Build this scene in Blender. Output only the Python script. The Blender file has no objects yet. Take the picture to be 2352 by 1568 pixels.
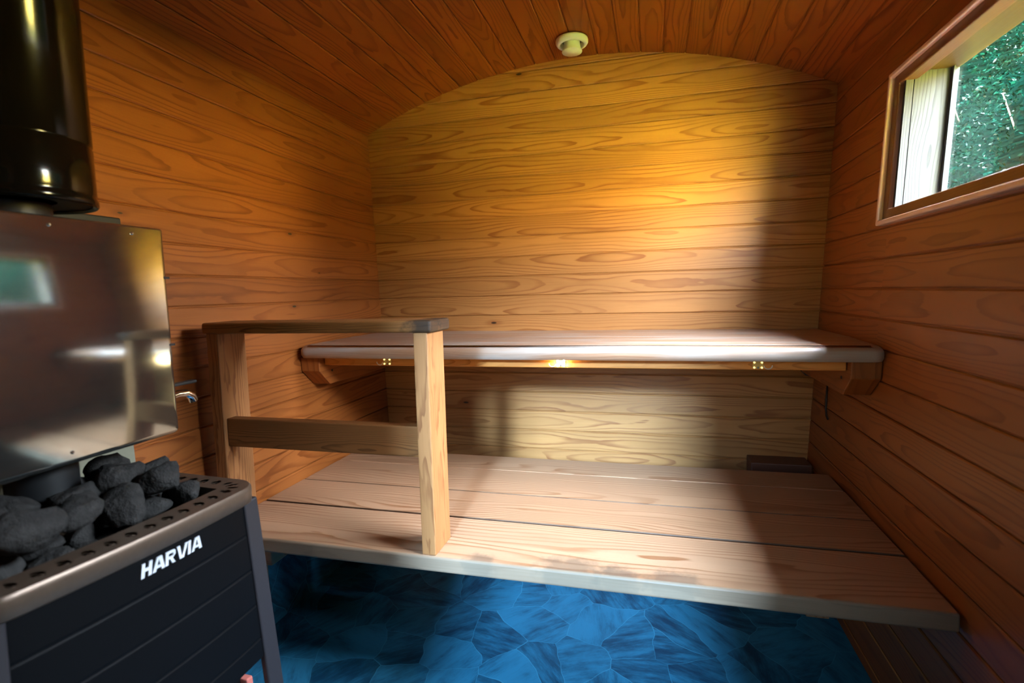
import bpy, bmesh, math, random
from mathutils import Vector, Matrix, noise as mnoise

# ------------------------------------------------------------------ units
# plan is laid out in wall-board widths (88 mm): x across the back wall, y depth (back wall = 0), k height
U = 0.088
KF = -10.35                     # floor level in board widths
def P(x, y, k): return Vector((x * U, y * U, (k - KF) * U))
LEAN_L, LEAN_R, W = -0.0285, 0.0491, 21.69
def xl(k): return LEAN_L * k
def xr(k): return W + LEAN_R * k
YF = -29.6                      # glazed partition behind the camera
YO = -46.0                      # outer end of the unseen porch added to cut sky light
C = bpy.context.scene.collection
sc = bpy.context.scene

# ------------------------------------------------------------------ camera
cam = bpy.data.cameras.new('camera'); co = bpy.data.objects.new('camera', cam); C.objects.link(co); sc.camera = co
cam.sensor_width = 36.0; cam.lens = 18.749; cam.clip_start = 0.02
yaw, pitch, roll = math.radians(-14.82), math.radians(-5.33), math.radians(-1.49)
fwd = Vector((math.sin(yaw) * math.cos(pitch), math.cos(yaw) * math.cos(pitch), math.sin(pitch)))
rgt = Vector((math.cos(yaw), -math.sin(yaw), 0)); upv = rgt.cross(fwd)
r2 = rgt * math.cos(roll) + upv * math.sin(roll); u2 = upv * math.cos(roll) - rgt * math.sin(roll)
m = Matrix((r2, u2, -fwd)).transposed().to_4x4(); m.translation = P(14.484, -26.700, 2.2115)
co.matrix_world = m
cam.dof.use_dof = True; cam.dof.focus_distance = 1.75; cam.dof.aperture_fstop = 2.8

# ------------------------------------------------------------------ view, sky, daylight
sc.view_settings.view_transform = 'Standard'; sc.view_settings.look = 'None'
sc.view_settings.gamma = 1.0; sc.view_settings.use_curve_mapping = False
sc.view_settings.exposure = 2.4
SKY = 34.0
wd = bpy.data.worlds.new('sky'); sc.world = wd; wd.use_nodes = True
nt = wd.node_tree; nt.nodes.clear()
tcn = nt.nodes.new('ShaderNodeTexCoord')
sep = nt.nodes.new('ShaderNodeSeparateXYZ'); nt.links.new(tcn.outputs['Generated'], sep.inputs[0])
mr = nt.nodes.new('ShaderNodeMapRange'); mr.inputs['From Min'].default_value = 0.0; mr.inputs['From Max'].default_value = 0.95
nt.links.new(sep.outputs['Z'], mr.inputs['Value'])
cr = nt.nodes.new('ShaderNodeValToRGB')
cr.color_ramp.elements[0].position = 0.06; cr.color_ramp.elements[0].color = (0.95, 0.74, 0.16, 1)
ce = cr.color_ramp.elements.new(0.19); ce.color = (0.70, 0.76, 0.82, 1)
cr.color_ramp.elements[-1].position = 1.0; cr.color_ramp.elements[-1].color = (1.35, 1.65, 2.0, 1)
nt.links.new(mr.outputs[0], cr.inputs[0])
bg = nt.nodes.new('ShaderNodeBackground'); bg.inputs['Strength'].default_value = SKY
nt.links.new(cr.outputs[0], bg.inputs['Color'])
wo = nt.nodes.new('ShaderNodeOutputWorld'); nt.links.new(bg.outputs[0], wo.inputs['Surface'])
sl = bpy.data.lights.new('hazy_sun', 'SUN'); sl.energy = 38.0; sl.angle = math.radians(8); sl.color = (0.57, 0.75, 1.0)
so = bpy.data.objects.new('hazy_sun', sl); C.objects.link(so)
so.rotation_euler = Vector((-0.07, 1.0, -0.35)).to_track_quat('-Z', 'Y').to_euler()
WY0, WY1, WK0, WK1 = -6.55, -19.0, 4.15, 8.75     # window opening in the right wall
DX0, DX1, DK0, DK1 = 9.2, 17.5, -4.5, 7.4         # pane of the front door, behind the camera
def portal(name, loc, rot, sx, sy):
    l = bpy.data.lights.new(name, 'AREA'); l.shape = 'RECTANGLE'; l.size = sx; l.size_y = sy
    l.cycles.is_portal = True
    o = bpy.data.objects.new(name, l); C.objects.link(o); o.location = loc; o.rotation_euler = rot
    return o
portal('window_daylight_portal', P(23.6, (WY0 + WY1) / 2, (WK0 + WK1) / 2), (0, math.radians(90), 0), (WK1 - WK0) * U, (WY0 - WY1) * U)
portal('door_daylight_portal', P((DX0 + DX1) / 2, YF - 0.7, (DK0 + DK1) / 2), (math.radians(90), 0, 0), (DX1 - DX0) * U, (DK1 - DK0) * U)
sc.cycles.use_denoising = True
sc.cycles.max_bounces = 10; sc.cycles.diffuse_bounces = 7; sc.cycles.glossy_bounces = 5; sc.cycles.transparent_max_bounces = 12
sc.cycles.caustics_reflective = False; sc.cycles.caustics_refractive = False
sc.cycles.sample_clamp_indirect = 12.0

# ------------------------------------------------------------------ mesh helpers
wloc = {}
class MB:
    def __init__(s): s.v = []; s.f = []; s.uv = []; s.sm = []
    def quad(s, pts, uvs=None, smooth=False):
        i = len(s.v); s.v += [Vector(p) for p in pts]; s.f.append(tuple(range(i, i + len(pts))))
        s.uv.append(uvs if uvs else [(0, 0)] * len(pts)); s.sm.append(smooth)
    def grid(s, rows, uvf=None, close_u=False, smooth=True):
        """rows: list of lists of points"""
        i = len(s.v); n = len(rows[0])
        for r in rows: s.v += [Vector(p) for p in r]
        for a in range(len(rows) - 1):
            for b in range(n if close_u else n - 1):
                c = (b + 1) % n
                s.f.append((i + a * n + b, i + a * n + c, i + (a + 1) * n + c, i + (a + 1) * n + b))
                if uvf: s.uv.append([uvf(a, b), uvf(a, b + 1), uvf(a + 1, b + 1), uvf(a + 1, b)])
                else: s.uv.append([(0, 0)] * 4)
                s.sm.append(smooth)
    def box(s, a, b, grain='x', bid=0, taper=None):
        """a, b opposite corners in plan units; uv runs along the grain axis"""
        x0, y0, k0 = a; x1, y1, k1 = b
        c = [P(x, y, k) for k in (k0, k1) for y in (y0, y1) for x in (x0, x1)]
        s.hexa(c, grain, bid)
    def hexa(s, c, grain='x', bid=0):
        i = len(s.v); s.v += [Vector(p) for p in c]
        ax = 'xyz'.index(grain)
        mn = [min(p[j] for p in c) for j in range(3)]
        for q, nax in (((0, 2, 3, 1), 2), ((4, 5, 7, 6), 2), ((0, 1, 5, 4), 1), ((2, 6, 7, 3), 1), ((0, 4, 6, 2), 0), ((1, 3, 7, 5), 0)):
            s.f.append(tuple(i + t for t in q))
            if nax == ax: au, av = [j for j in range(3) if j != nax]
            else: au = ax; av = [j for j in range(3) if j not in (nax, ax)][0]
            s.uv.append([(c[t][au] - mn[au] + 10 * bid + 0.01, c[t][av] - mn[av] + nax * 0.037) for t in q]); s.sm.append(False)
    def tube(s, pts, r, n=10, caps=True):
        rows = []
        rs = r if isinstance(r, (list, tuple)) else [r] * len(pts)
        pts = [Vector(p) for p in pts]; prev = None
        for j, p in enumerate(pts):
            t = (pts[min(j + 1, len(pts) - 1)] - pts[max(j - 1, 0)]).normalized()
            if prev is None:
                a = t.cross(Vector((0, 0, 1)))
                if a.length < 1e-3: a = t.cross(Vector((1, 0, 0)))
                a.normalize()
            else:
                a = (prev - t * prev.dot(t)).normalized()
            prev = a; b = t.cross(a)
            rows.append([p + (a * math.cos(2 * math.pi * q / n) + b * math.sin(2 * math.pi * q / n)) * rs[j] for q in range(n)])
        s.grid(rows, close_u=True)
        if caps: s.quad(rows[0][::-1]); s.quad(rows[-1])
    def lathe(s, cen, prof, n=40, caps=False):
        """prof: (radius, height) in metres about a vertical axis through cen"""
        rows = [[cen + Vector((r * math.cos(2 * math.pi * q / n), r * math.sin(2 * math.pi * q / n), h)) for q in range(n)] for r, h in prof]
        s.grid(rows, uvf=lambda a, b: (b / n, a / len(prof)), close_u=True)
        if caps: s.quad(rows[0][::-1]); s.quad(rows[-1])
def wl(o): return wloc.get(o.name, Vector((0, 0, 0)))
def link(name, mb, mat, parent=None, bevel=0, seg=2, smooth_angle=None, merge=False):
    off = wl(parent) if parent else Vector((0, 0, 0))
    if not parent:
        lo = [min(v[j] for v in mb.v) for j in range(3)]; hi = [max(v[j] for v in mb.v) for j in range(3)]
        off = Vector(((lo[0] + hi[0]) / 2, (lo[1] + hi[1]) / 2, lo[2]))
    me = bpy.data.meshes.new(name)
    me.from_pydata([tuple(v - off) for v in mb.v], [], mb.f)
    ul = me.uv_layers.new(name='UVMap')
    fl = [c for f in mb.uv for uvp in f for c in uvp]
    ul.data.foreach_set('uv', fl)
    me.polygons.foreach_set('use_smooth', mb.sm)
    if merge:
        b = bmesh.new(); b.from_mesh(me); bmesh.ops.remove_doubles(b, verts=b.verts, dist=1e-5)
        bmesh.ops.recalc_face_normals(b, faces=b.faces); b.to_mesh(me); b.free()
    me.update()
    o = bpy.data.objects.new(name, me); C.objects.link(o)
    if mat: me.materials.append(mat)
    if parent: o.parent = parent; wloc[o.name] = off.copy()
    else: o.location = off; wloc[o.name] = off.copy()
    if bevel:
        bm = o.modifiers.new('edge', 'BEVEL'); bm.width = bevel; bm.segments = seg; bm.limit_method = 'ANGLE'; bm.angle_limit = math.radians(40)
        bm.harden_normals = False
        for pl in me.polygons: pl.use_smooth = False
    return o
def thing(name, label, cat, loc, group=None):
    o = bpy.data.objects.new(name, None); C.objects.link(o); o.empty_display_size = 0.05
    o.location = loc; wloc[o.name] = Vector(loc); tag(o, label, cat, group); return o
def tag(o, label, cat, group=None, kind=None):
    if label: o['label'] = label
    if cat: o['category'] = cat
    if group: o['group'] = group
    if kind: o['kind'] = kind
    return o
def struct(o): o['kind'] = 'structure'; return o

# ------------------------------------------------------------------ materials
def nmat(name):
    mt = bpy.data.materials.new(name); mt.use_nodes = True; t = mt.node_tree
    return mt, t, t.nodes['Principled BSDF']
class NB:
    """terse node wiring"""
    def __init__(s, t): s.t = t
    def n(s, typ, **kw):
        nd = s.t.nodes.new(typ)
        for k, v in kw.items(): setattr(nd, k, v)
        return nd
    def put(s, sock, val):
        if hasattr(val, 'links') or isinstance(val, bpy.types.NodeSocket): s.t.links.new(val, sock)
        else: sock.default_value = val
    def m(s, op, a, b=None, c=None):
        nd = s.n('ShaderNodeMath', operation=op); s.put(nd.inputs[0], a)
        if b is not None: s.put(nd.inputs[1], b)
        if c is not None: s.put(nd.inputs[2], c)
        return nd.outputs[0]
    def xyz(s, x, y, z):
        nd = s.n('ShaderNodeCombineXYZ'); s.put(nd.inputs[0], x); s.put(nd.inputs[1], y); s.put(nd.inputs[2], z); return nd.outputs[0]
    def noise(s, vec, scale, detail=2.0, rough=0.5):
        nd = s.n('ShaderNodeTexNoise'); s.put(nd.inputs['Vector'], vec); nd.inputs['Scale'].default_value = scale
        nd.inputs['Detail'].default_value = detail; nd.inputs['Roughness'].default_value = rough; return nd.outputs['Fac']
    def mr(s, v, a, b, c=0.0, d=1.0, smooth=True):
        nd = s.n('ShaderNodeMapRange'); nd.interpolation_type = 'SMOOTHSTEP' if smooth else 'LINEAR'
        s.put(nd.inputs['Value'], v)
        for k, x in (('From Min', a), ('From Max', b), ('To Min', c), ('To Max', d)): s.put(nd.inputs[k], x)
        return nd.outputs['Result']
    def mix(s, f, a, b, typ='MIX'):
        nd = s.n('ShaderNodeMix', data_type='RGBA', blend_type=typ); nd.clamp_factor = True
        s.put(nd.inputs['Factor'], f)
        s.put(nd.inputs[6], (*a, 1) if isinstance(a, tuple) else a); s.put(nd.inputs[7], (*b, 1) if isinstance(b, tuple) else b)
        return nd.outputs[2]
def wood(name, early, late, knot=(0.03, 0.012, 0.006), rough=0.45, ring=0.011, late_amt=0.92, para=22.0, wild=0.22, var=0.22, stain=None, edge=None, stain_col=(0.02, 0.017, 0.015), grey=None, knots=0.9, spec=0.35):
    mt, t, bs = nmat(name); b = NB(t)
    uv = b.n('ShaderNodeTexCoord').outputs['UV']
    sp = b.n('ShaderNodeSeparateXYZ'); t.links.new(uv, sp.inputs[0])
    u0, v = sp.outputs['X'], sp.outputs['Y']
    bid = b.m('FLOOR', b.m('DIVIDE', u0, 10.0))
    wn = b.n('ShaderNodeTexWhiteNoise', noise_dimensions='1D'); b.put(wn.inputs['W'], b.m('ADD', bid, 0.37))
    h1 = wn.outputs['Value']; hs = b.n('ShaderNodeSeparateColor'); t.links.new(wn.outputs['Color'], hs.inputs[0])
    h2, h3, h4 = hs.outputs[0], hs.outputs[1], hs.outputs[2]
    u = b.m('ADD', b.m('SUBTRACT', u0, b.m('MULTIPLY', bid, 10.0)), b.m('MULTIPLY', h1, 9.0))
    # pith line wanders below the face: its contours give the arched flat-sawn figure
    lo = b.noise(b.xyz(b.m('MULTIPLY', u, 0.85), b.m('MULTIPLY', v, 5.0), b.m('MULTIPLY', h1, 40.0)), 1.6, 1.0)
    md = b.noise(b.xyz(b.m('MULTIPLY', u, 5.0), b.m('MULTIPLY', v, 26.0), b.m('MULTIPLY', h2, 40.0)), 1.5, 2.0)
    dep = b.m('ADD', b.m('MULTIPLY', b.m('SUBTRACT', lo, 0.5), wild), b.m('MULTIPLY', b.m('ADD', h3, 0.1), 0.045))
    dep = b.m('ADD', dep, b.m('MULTIPLY', b.m('SUBTRACT', md, 0.5), 0.016))
    vc = b.m('SUBTRACT', v, b.m('ADD', 0.044, b.m('MULTIPLY', b.m('SUBTRACT', h2, 0.5), 0.07)))
    r = b.m('ADD', dep, b.m('MULTIPLY', b.m('MULTIPLY', vc, vc), para))
    fr = b.m('FRACT', b.m('DIVIDE', r, ring))
    latew = b.m('MULTIPLY', b.mr(fr, 0.5, 0.94), b.mr(fr, 0.93, 1.0, 1.0, 0.0))
    patch = b.noise(b.xyz(b.m('MULTIPLY', u, 2.0), b.m('MULTIPLY', v, 9.0), b.m('MULTIPLY', h4, 30.0)), 1.7, 1.0)
    latew = b.m('MULTIPLY', latew, b.mr(patch, 0.3, 0.7, 0.4, 1.0))
    col = b.mix(b.m('MULTIPLY', latew, late_amt), early, late)
    # fine fibre and board-to-board tone
    fib = b.noise(b.xyz(b.m('MULTIPLY', u, 7.0), b.m('MULTIPLY', v, 420.0), b.m('MULTIPLY', h1, 20.0)), 1.0, 3.0, 0.65)
    tone = b.m('ADD', b.m('MULTIPLY', b.m('SUBTRACT', h3, 0.5), var), b.m('ADD', b.m('MULTIPLY', b.m('SUBTRACT', fib, 0.5), 0.30), b.m('MULTIPLY', b.m('SUBTRACT', patch, 0.5), 0.35)))
    tone = b.m('ADD', 1.0, tone)
    tv = b.xyz(tone, b.m('ADD', b.m('MULTIPLY', b.m('SUBTRACT', tone, 1.0), 1.15), 1.0), b.m('ADD', b.m('MULTIPLY', b.m('SUBTRACT', tone, 1.0), 1.3), 1.0))
    col = b.mix(1.0, col, tv, 'MULTIPLY')
    if grey:
        g = b.noise(b.xyz(b.m('MULTIPLY', u, 1.4), b.m('MULTIPLY', v, 14.0), 3.0), 1.6, 3.0)
        col = b.mix(b.mr(g, 0.38, 0.68, 0.0, grey[3]), col, tuple(grey[:3]))
    # knots
    if knots > 0:
        vo = b.n('ShaderNodeTexVoronoi'); vo.feature = 'F1'
        b.put(vo.inputs['Vector'], b.xyz(b.m('MULTIPLY', u, 3.1), b.m('ADD', b.m('MULTIPLY', v, 9.0), b.m('MULTIPLY', h1, 13.0)), 0.0)); vo.inputs['Scale'].default_value = 1.0
        kc = b.n('ShaderNodeSeparateColor'); t.links.new(vo.outputs['Color'], kc.inputs[0])
        on = b.m('GREATER_THAN', kc.outputs[0], knots)
        sz = b.m('MULTIPLY', b.m('ADD', kc.outputs[1], 0.25), 0.055)
        core = b.m('MULTIPLY', on, b.mr(vo.outputs['Distance'], b.m('MULTIPLY', sz, 0.7), sz, 1.0, 0.0))
        halo = b.m('MULTIPLY', on, b.mr(vo.outputs['Distance'], sz, b.m('MULTIPLY', sz, 3.2), 0.55, 0.0))
        col = b.mix(halo, col, late); col = b.mix(core, col, knot)
    if stain:
        # soot and water marks that belong to the board itself: (axis point, radius) in object space
        oc = b.n('ShaderNodeTexCoord').outputs['Object']
        wob = b.noise(oc, 30.0, 3.0, 0.6)
        for (cx, cy, cz, rad, amt) in stain:
            vm = b.n('ShaderNodeVectorMath', operation='DISTANCE'); t.links.new(oc, vm.inputs[0]); vm.inputs[1].default_value = (cx, cy, cz)
            d = b.m('ADD', vm.outputs['Value'], b.m('MULTIPLY', b.m('SUBTRACT', wob, 0.5), rad * 1.1))
            col = b.mix(b.mr(d, rad * 0.45, rad, amt, 0.0), col, stain_col)
    if edge:
        ocs = b.n('ShaderNodeSeparateXYZ'); t.links.new(b.n('ShaderNodeTexCoord').outputs['Object'], ocs.inputs[0])
        ef = b.mr(ocs.outputs['Y'], edge[0], edge[0] + 0.006, edge[1], 0.0)
        col = b.mix(ef, col, b.mix(1.0, edge[2], tv, 'MULTIPLY'))
    t.links.new(col, bs.inputs['Base Color'])
    t.links.new(b.m('ADD', rough, b.m('MULTIPLY', b.m('SUBTRACT', fib, 0.5), 0.25)), bs.inputs['Roughness'])
    bs.inputs['Specular IOR Level'].default_value = spec
    bp = b.n('ShaderNodeBump'); bp.inputs['Strength'].default_value = 0.12; bp.inputs['Distance'].default_value = 0.0015
    b.put(bp.inputs['Height'], b.m('ADD', fib, b.m('MULTIPLY', latew, 0.5))); t.links.new(bp.outputs[0], bs.inputs['Normal'])
    return mt
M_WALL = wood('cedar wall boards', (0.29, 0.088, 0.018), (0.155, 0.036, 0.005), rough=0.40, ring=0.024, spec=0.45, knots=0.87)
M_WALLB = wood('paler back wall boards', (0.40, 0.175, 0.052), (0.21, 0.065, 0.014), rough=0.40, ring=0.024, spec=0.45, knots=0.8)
M_CEIL = wood('cedar ceiling boards', (0.32, 0.083, 0.012), (0.15, 0.028, 0.004), rough=0.40, knots=0.94, ring=0.024)
M_BENCH = wood('bench boards', (0.36, 0.20, 0.112), (0.20, 0.078, 0.030), rough=0.45, ring=0.03, knots=0.9, knot=(0.07, 0.026, 0.010), var=0.12, para=7.0, wild=0.3)
M_PLANKS = {q: wood('bench board with painted gap shade', (0.36, 0.20, 0.112), (0.20, 0.078, 0.030), rough=0.45, ring=0.03, knots=0.9, knot=(0.07, 0.026, 0.010), var=0.12, para=7.0, wild=0.3, edge=((ya_ + 8) * U - 0.0015, 1.0, (0.028, 0.013, 0.007))) for q, ya_ in ((1, -10.05), (2, -7.72))}  # dark front edge paints the gap shade between planks into the colour
M_UPPER = wood('worn upper bench', (0.36, 0.21, 0.13), (0.22, 0.10, 0.05), rough=0.34, ring=0.02, para=6.0, knots=2, var=0.08, grey=(0.38, 0.35, 0.32, 0.8), spec=0.5)
M_FRONT = wood('weathered bench front board', (0.36, 0.205, 0.118), (0.20, 0.078, 0.030), rough=0.45, ring=0.03, knots=0.9, knot=(0.07, 0.026, 0.010), var=0.1, para=7.0, wild=0.3, edge=(-0.4295, 0.75, (0.165, 0.132, 0.095)), stain=[(-0.10, -0.435, 0.42, 0.06, 0.5), (0.13, -0.435, 0.43, 0.10, 0.55), (0.24, -0.435, 0.42, 0.07, 0.6), (0.37, -0.435, 0.43, 0.08, 0.5)], stain_col=(0.05, 0.045, 0.038))
M_POST = wood('railing timber', (0.34, 0.145, 0.05), (0.16, 0.052, 0.015), rough=0.5, ring=0.0065, wild=0.035, para=9.0, knots=2, var=0.15)
M_RAIL = wood('darkened handrail timber', (0.28, 0.115, 0.035), (0.10, 0.038, 0.011), wild=0.06, rough=0.5, ring=0.006, knots=2, var=0.1, spec=0.15, stain=[(0.345, -0.05, 0.594, 0.075, 0.85), (0.34, 0.04, 0.60, 0.06, 0.85)], stain_col=(0.014, 0.013, 0.012))
M_MID = wood('brown crossrail timber', (0.23, 0.088, 0.026), (0.09, 0.031, 0.009), wild=0.08, rough=0.5, ring=0.008, knots=0.8, spec=0.2)
M_DARKW = wood('dark brown timber', (0.11, 0.04, 0.022), (0.06, 0.02, 0.012), knots=2)
M_JAMB = wood('pale window jamb', (0.048, 0.050, 0.054), (0.026, 0.027, 0.029), spec=0.03, rough=0.6, ring=0.012, knots=2, var=0.05)
M_FRAME = wood('window casing', (0.16, 0.055, 0.018), (0.10, 0.03, 0.01), rough=0.35, knots=2, var=0.05, spec=0.5)
M_HEAD = wood('window head board', (0.10, 0.050, 0.014), (0.085, 0.040, 0.011), knots=2, var=0.05)

def simple(name, col, rough=0.5, metal=0.0, spec=0.5, noise_amt=0.0, nscale=40.0, bump=0.0, coat=0.0):
    mt, t, bs = nmat(name); b = NB(t)
    bs.inputs['Roughness'].default_value = rough; bs.inputs['Metallic'].default_value = metal; bs.inputs['Specular IOR Level'].default_value = spec
    oc = b.n('ShaderNodeTexCoord').outputs['Object']
    nz = b.noise(oc, nscale, 4.0, 0.6)
    f = b.m('ADD', 1.0, b.m('MULTIPLY', b.m('SUBTRACT', nz, 0.5), noise_amt))
    t.links.new(b.mix(1.0, tuple(col), b.xyz(f, f, f), 'MULTIPLY'), bs.inputs['Base Color'])
    if bump:
        bp = b.n('ShaderNodeBump'); bp.inputs['Strength'].default_value = bump; bp.inputs['Distance'].default_value = 0.008
        b.put(bp.inputs['Height'], nz); t.links.new(bp.outputs[0], bs.inputs['Normal'])
    if coat: bs.inputs['Coat Weight'].default_value = coat
    return mt
M_STOVE = simple('stove black paint', (0.0016, 0.0018, 0.0024), 0.5, 0.0, 0.10, 0.3, 300, 0.05)
M_RIM = simple('stove rim steel', (0.11, 0.075, 0.052), 0.38, 0.5, 0.5, 0.4, 120)
M_LEG = simple('stove leg steel', (0.018, 0.016, 0.019), 0.5, 0.2, 0.5, 0.2, 100)
M_FIRE = simple('fireclay ash box', (0.30, 0.22, 0.19), 0.85, 0, 0.2, 0.3, 60)
M_RED = simple('rust red door edge', (0.35, 0.10, 0.08), 0.6, 0, 0.3, 0.3, 90)
M_LOGO = simple('white logo print', (0.5, 0.53, 0.57), 0.5)
M_STONE = simple('sauna stone', (0.026, 0.025, 0.024), 0.85, 0, 0.2, 1.8, 55, 1.0)
M_STONE2 = simple('brown sauna stone', (0.06, 0.035, 0.02), 0.85, 0, 0.3, 0.9, 60, 0.8)
M_PIPE = simple('glossy black flue', (0.004, 0.0036, 0.003), 0.12, 0.0, 0.3, 0.2, 20)
M_CHROME = simple('chrome', (0.75, 0.75, 0.77), 0.12, 1.0)
M_BLACKP = simple('black plastic', (0.008, 0.009, 0.010), 0.5)
M_VENT = simple('off-white vent plastic', (0.80, 0.86, 0.78), 0.4)
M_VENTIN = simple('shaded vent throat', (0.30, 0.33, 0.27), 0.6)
M_SHIELD = simple('grey green heat shield board', (0.22, 0.22, 0.16), 0.8, 0, 0.3, 0.15, 30)
M_ALU = simple('anodised strip', (0.035, 0.038, 0.042), 0.6, 0.0, 0.1)
M_SCREW = simple('screw steel', (0.7, 0.7, 0.7), 0.25, 1.0)
M_CORD = simple('dark cord', (0.02, 0.012, 0.01), 0.6)
M_WIRE = simple('white wire', (0.7, 0.68, 0.66), 0.4)
M_GOLD = simple('brass coloured light board', (0.55, 0.42, 0.16), 0.35, 0.3)
M_HOLE = simple('nail head', (0.02, 0.012, 0.01), 0.6)
M_BARK = simple('bark', (0.05, 0.038, 0.028), 0.9, 0, 0.2, 0.6, 50, 0.5)
def ground():
    mt, t, bs = nmat('dark near ground and yellow light-bounce ground'); b = NB(t)
    oc = b.n('ShaderNodeTexCoord').outputs['Object']
    sp = b.n('ShaderNodeSeparateXYZ'); t.links.new(oc, sp.inputs[0])
    nz = b.noise(oc, 1.5, 4.0)
    far = b.m('ADD', b.m('MULTIPLY', sp.outputs['Y'], -1.0), b.m('MULTIPLY', nz, 1.0))
    t.links.new(b.mix(b.mr(far, 4.2, 6.0), (0.020, 0.032, 0.008), (0.50, 0.41, 0.045)), bs.inputs['Base Color'])  # unseen ground coloured to bounce yellow light onto the back wall only
    bs.inputs['Roughness'].default_value = 0.95; bs.inputs['Specular IOR Level'].default_value = 0.05
    return mt
M_BOUNCE_GROUND = ground()

def steel():
    mt, t, bs = nmat('brushed stainless steel'); b = NB(t)
    oc = b.n('ShaderNodeTexCoord').outputs['Object']
    sp = b.n('ShaderNodeSeparateXYZ'); t.links.new(oc, sp.inputs[0])
    br = b.noise(b.xyz(b.m('MULTIPLY', sp.outputs[0], 6.0), b.m('MULTIPLY', sp.outputs[1], 6.0), b.m('MULTIPLY', sp.outputs[2], 900.0)), 1.0, 2.0)
    sm = b.noise(oc, 5.0, 2.0)
    bs.inputs['Base Color'].default_value = (0.46, 0.50, 0.485, 1); bs.inputs['Metallic'].default_value = 0.97
    t.links.new(b.m('ADD', 0.05, b.m('MULTIPLY', br, 0.08)), bs.inputs['Roughness'])
    bp = b.n('ShaderNodeBump'); bp.inputs['Strength'].default_value = 0.12; bp.inputs['Distance'].default_value = 0.006
    b.put(bp.inputs['Height'], sm); t.links.new(bp.outputs[0], bs.inputs['Normal'])
    return mt
M_STEEL = steel()

def lino():
    mt, t, bs = nmat('blue slate-look vinyl'); b = NB(t)
    tc = b.n('ShaderNodeTexCoord').outputs['UV']
    n1 = b.n('ShaderNodeTexNoise'); t.links.new(tc, n1.inputs['Vector']); n1.inputs['Scale'].default_value = 5.0; n1.inputs['Detail'].default_value = 2.0
    off = b.n('ShaderNodeVectorMath', operation='SCALE'); t.links.new(n1.outputs['Color'], off.inputs[0]); off.inputs['Scale'].default_value = 0.10
    wv = b.n('ShaderNodeVectorMath', operation='ADD'); t.links.new(tc, wv.inputs[0]); t.links.new(off.outputs[0], wv.inputs[1])
    ve = b.n('ShaderNodeTexVoronoi'); ve.feature = 'DISTANCE_TO_EDGE'; ve.voronoi_dimensions = '2D'; t.links.new(wv.outputs[0], ve.inputs['Vector']); ve.inputs['Scale'].default_value = 6.2
    vc = b.n('ShaderNodeTexVoronoi'); vc.voronoi_dimensions = '2D'; t.links.new(wv.outputs[0], vc.inputs['Vector']); vc.inputs['Scale'].default_value = 6.2
    cs = b.n('ShaderNodeSeparateColor'); t.links.new(vc.outputs['Color'], cs.inputs[0])
    rot = b.n('ShaderNodeVectorRotate', rotation_type='Z_AXIS'); t.links.new(tc, rot.inputs['Vector']); b.put(rot.inputs['Angle'], b.m('MULTIPLY', cs.outputs[0], 6.28))
    sp = b.n('ShaderNodeSeparateXYZ'); t.links.new(rot.outputs[0], sp.inputs[0])
    st = b.noise(b.xyz(b.m('MULTIPLY', sp.outputs[0], 5.0), b.m('MULTIPLY', sp.outputs[1], 22.0), b.m('MULTIPLY', cs.outputs[1], 30.0)), 1.3, 6.0, 0.7)
    cl = b.noise(tc, 7.0, 4.0, 0.6)
    f = b.m('ADD', b.m('MULTIPLY', st, 1.05), b.m('ADD', b.m('MULTIPLY', cl, 0.5), b.m('MULTIPLY', b.m('SUBTRACT', cs.outputs[2], 0.5), 0.26)))
    c = b.mix(b.mr(f, 0.45, 1.0), (0.003, 0.034, 0.075), (0.022, 0.17, 0.30))
    line = b.mr(ve.outputs['Distance'], 0.002, 0.012, 0.8, 0.0)
    c = b.mix(b.m('MULTIPLY', line, b.mr(cl, 0.3, 0.6, 0.35, 1.0)), c, (0.045, 0.24, 0.38))
    t.links.new(c, bs.inputs['Base Color']); bs.inputs['Roughness'].default_value = 0.5; bs.inputs['Specular IOR Level'].default_value = 0.3
    return mt
M_LINO = lino()

def pane(name, dust=0.03, tint=(1, 1, 1)):
    mt, t, bs = nmat(name); b = NB(t); t.nodes.remove(bs)
    tr = b.n('ShaderNodeBsdfTransparent'); tr.inputs['Color'].default_value = (*tint, 1); gl = b.n('ShaderNodeBsdfGlossy'); gl.inputs['Roughness'].default_value = 0.03
    df = b.n('ShaderNodeBsdfDiffuse'); df.inputs['Color'].default_value = (0.8, 0.85, 0.85, 1)
    fz = b.n('ShaderNodeFresnel'); fz.inputs['IOR'].default_value = 1.45
    m1 = b.n('ShaderNodeMixShader'); t.links.new(fz.outputs[0], m1.inputs[0]); t.links.new(tr.outputs[0], m1.inputs[1]); t.links.new(gl.outputs[0], m1.inputs[2])
    oc = b.n('ShaderNodeTexCoord').outputs['Object']
    sm = b.noise(oc, 9.0, 5.0, 0.65)
    m2 = b.n('ShaderNodeMixShader'); b.put(m2.inputs[0], b.mr(sm, 0.35, 0.75, 0.0, dust)); t.links.new(m1.outputs[0], m2.inputs[1]); t.links.new(df.outputs[0], m2.inputs[2])
    t.links.new(m2.outputs[0], t.nodes['Material Output'].inputs['Surface'])
    return mt
M_PANE = pane('dusty acrylic pane', 0.0008)
M_DIMPANE = pane('door glass tinted to dim sky light', 0.0, (0.26, 0.29, 0.30))  # tint added to weaken sky light against the sun beam
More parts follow.
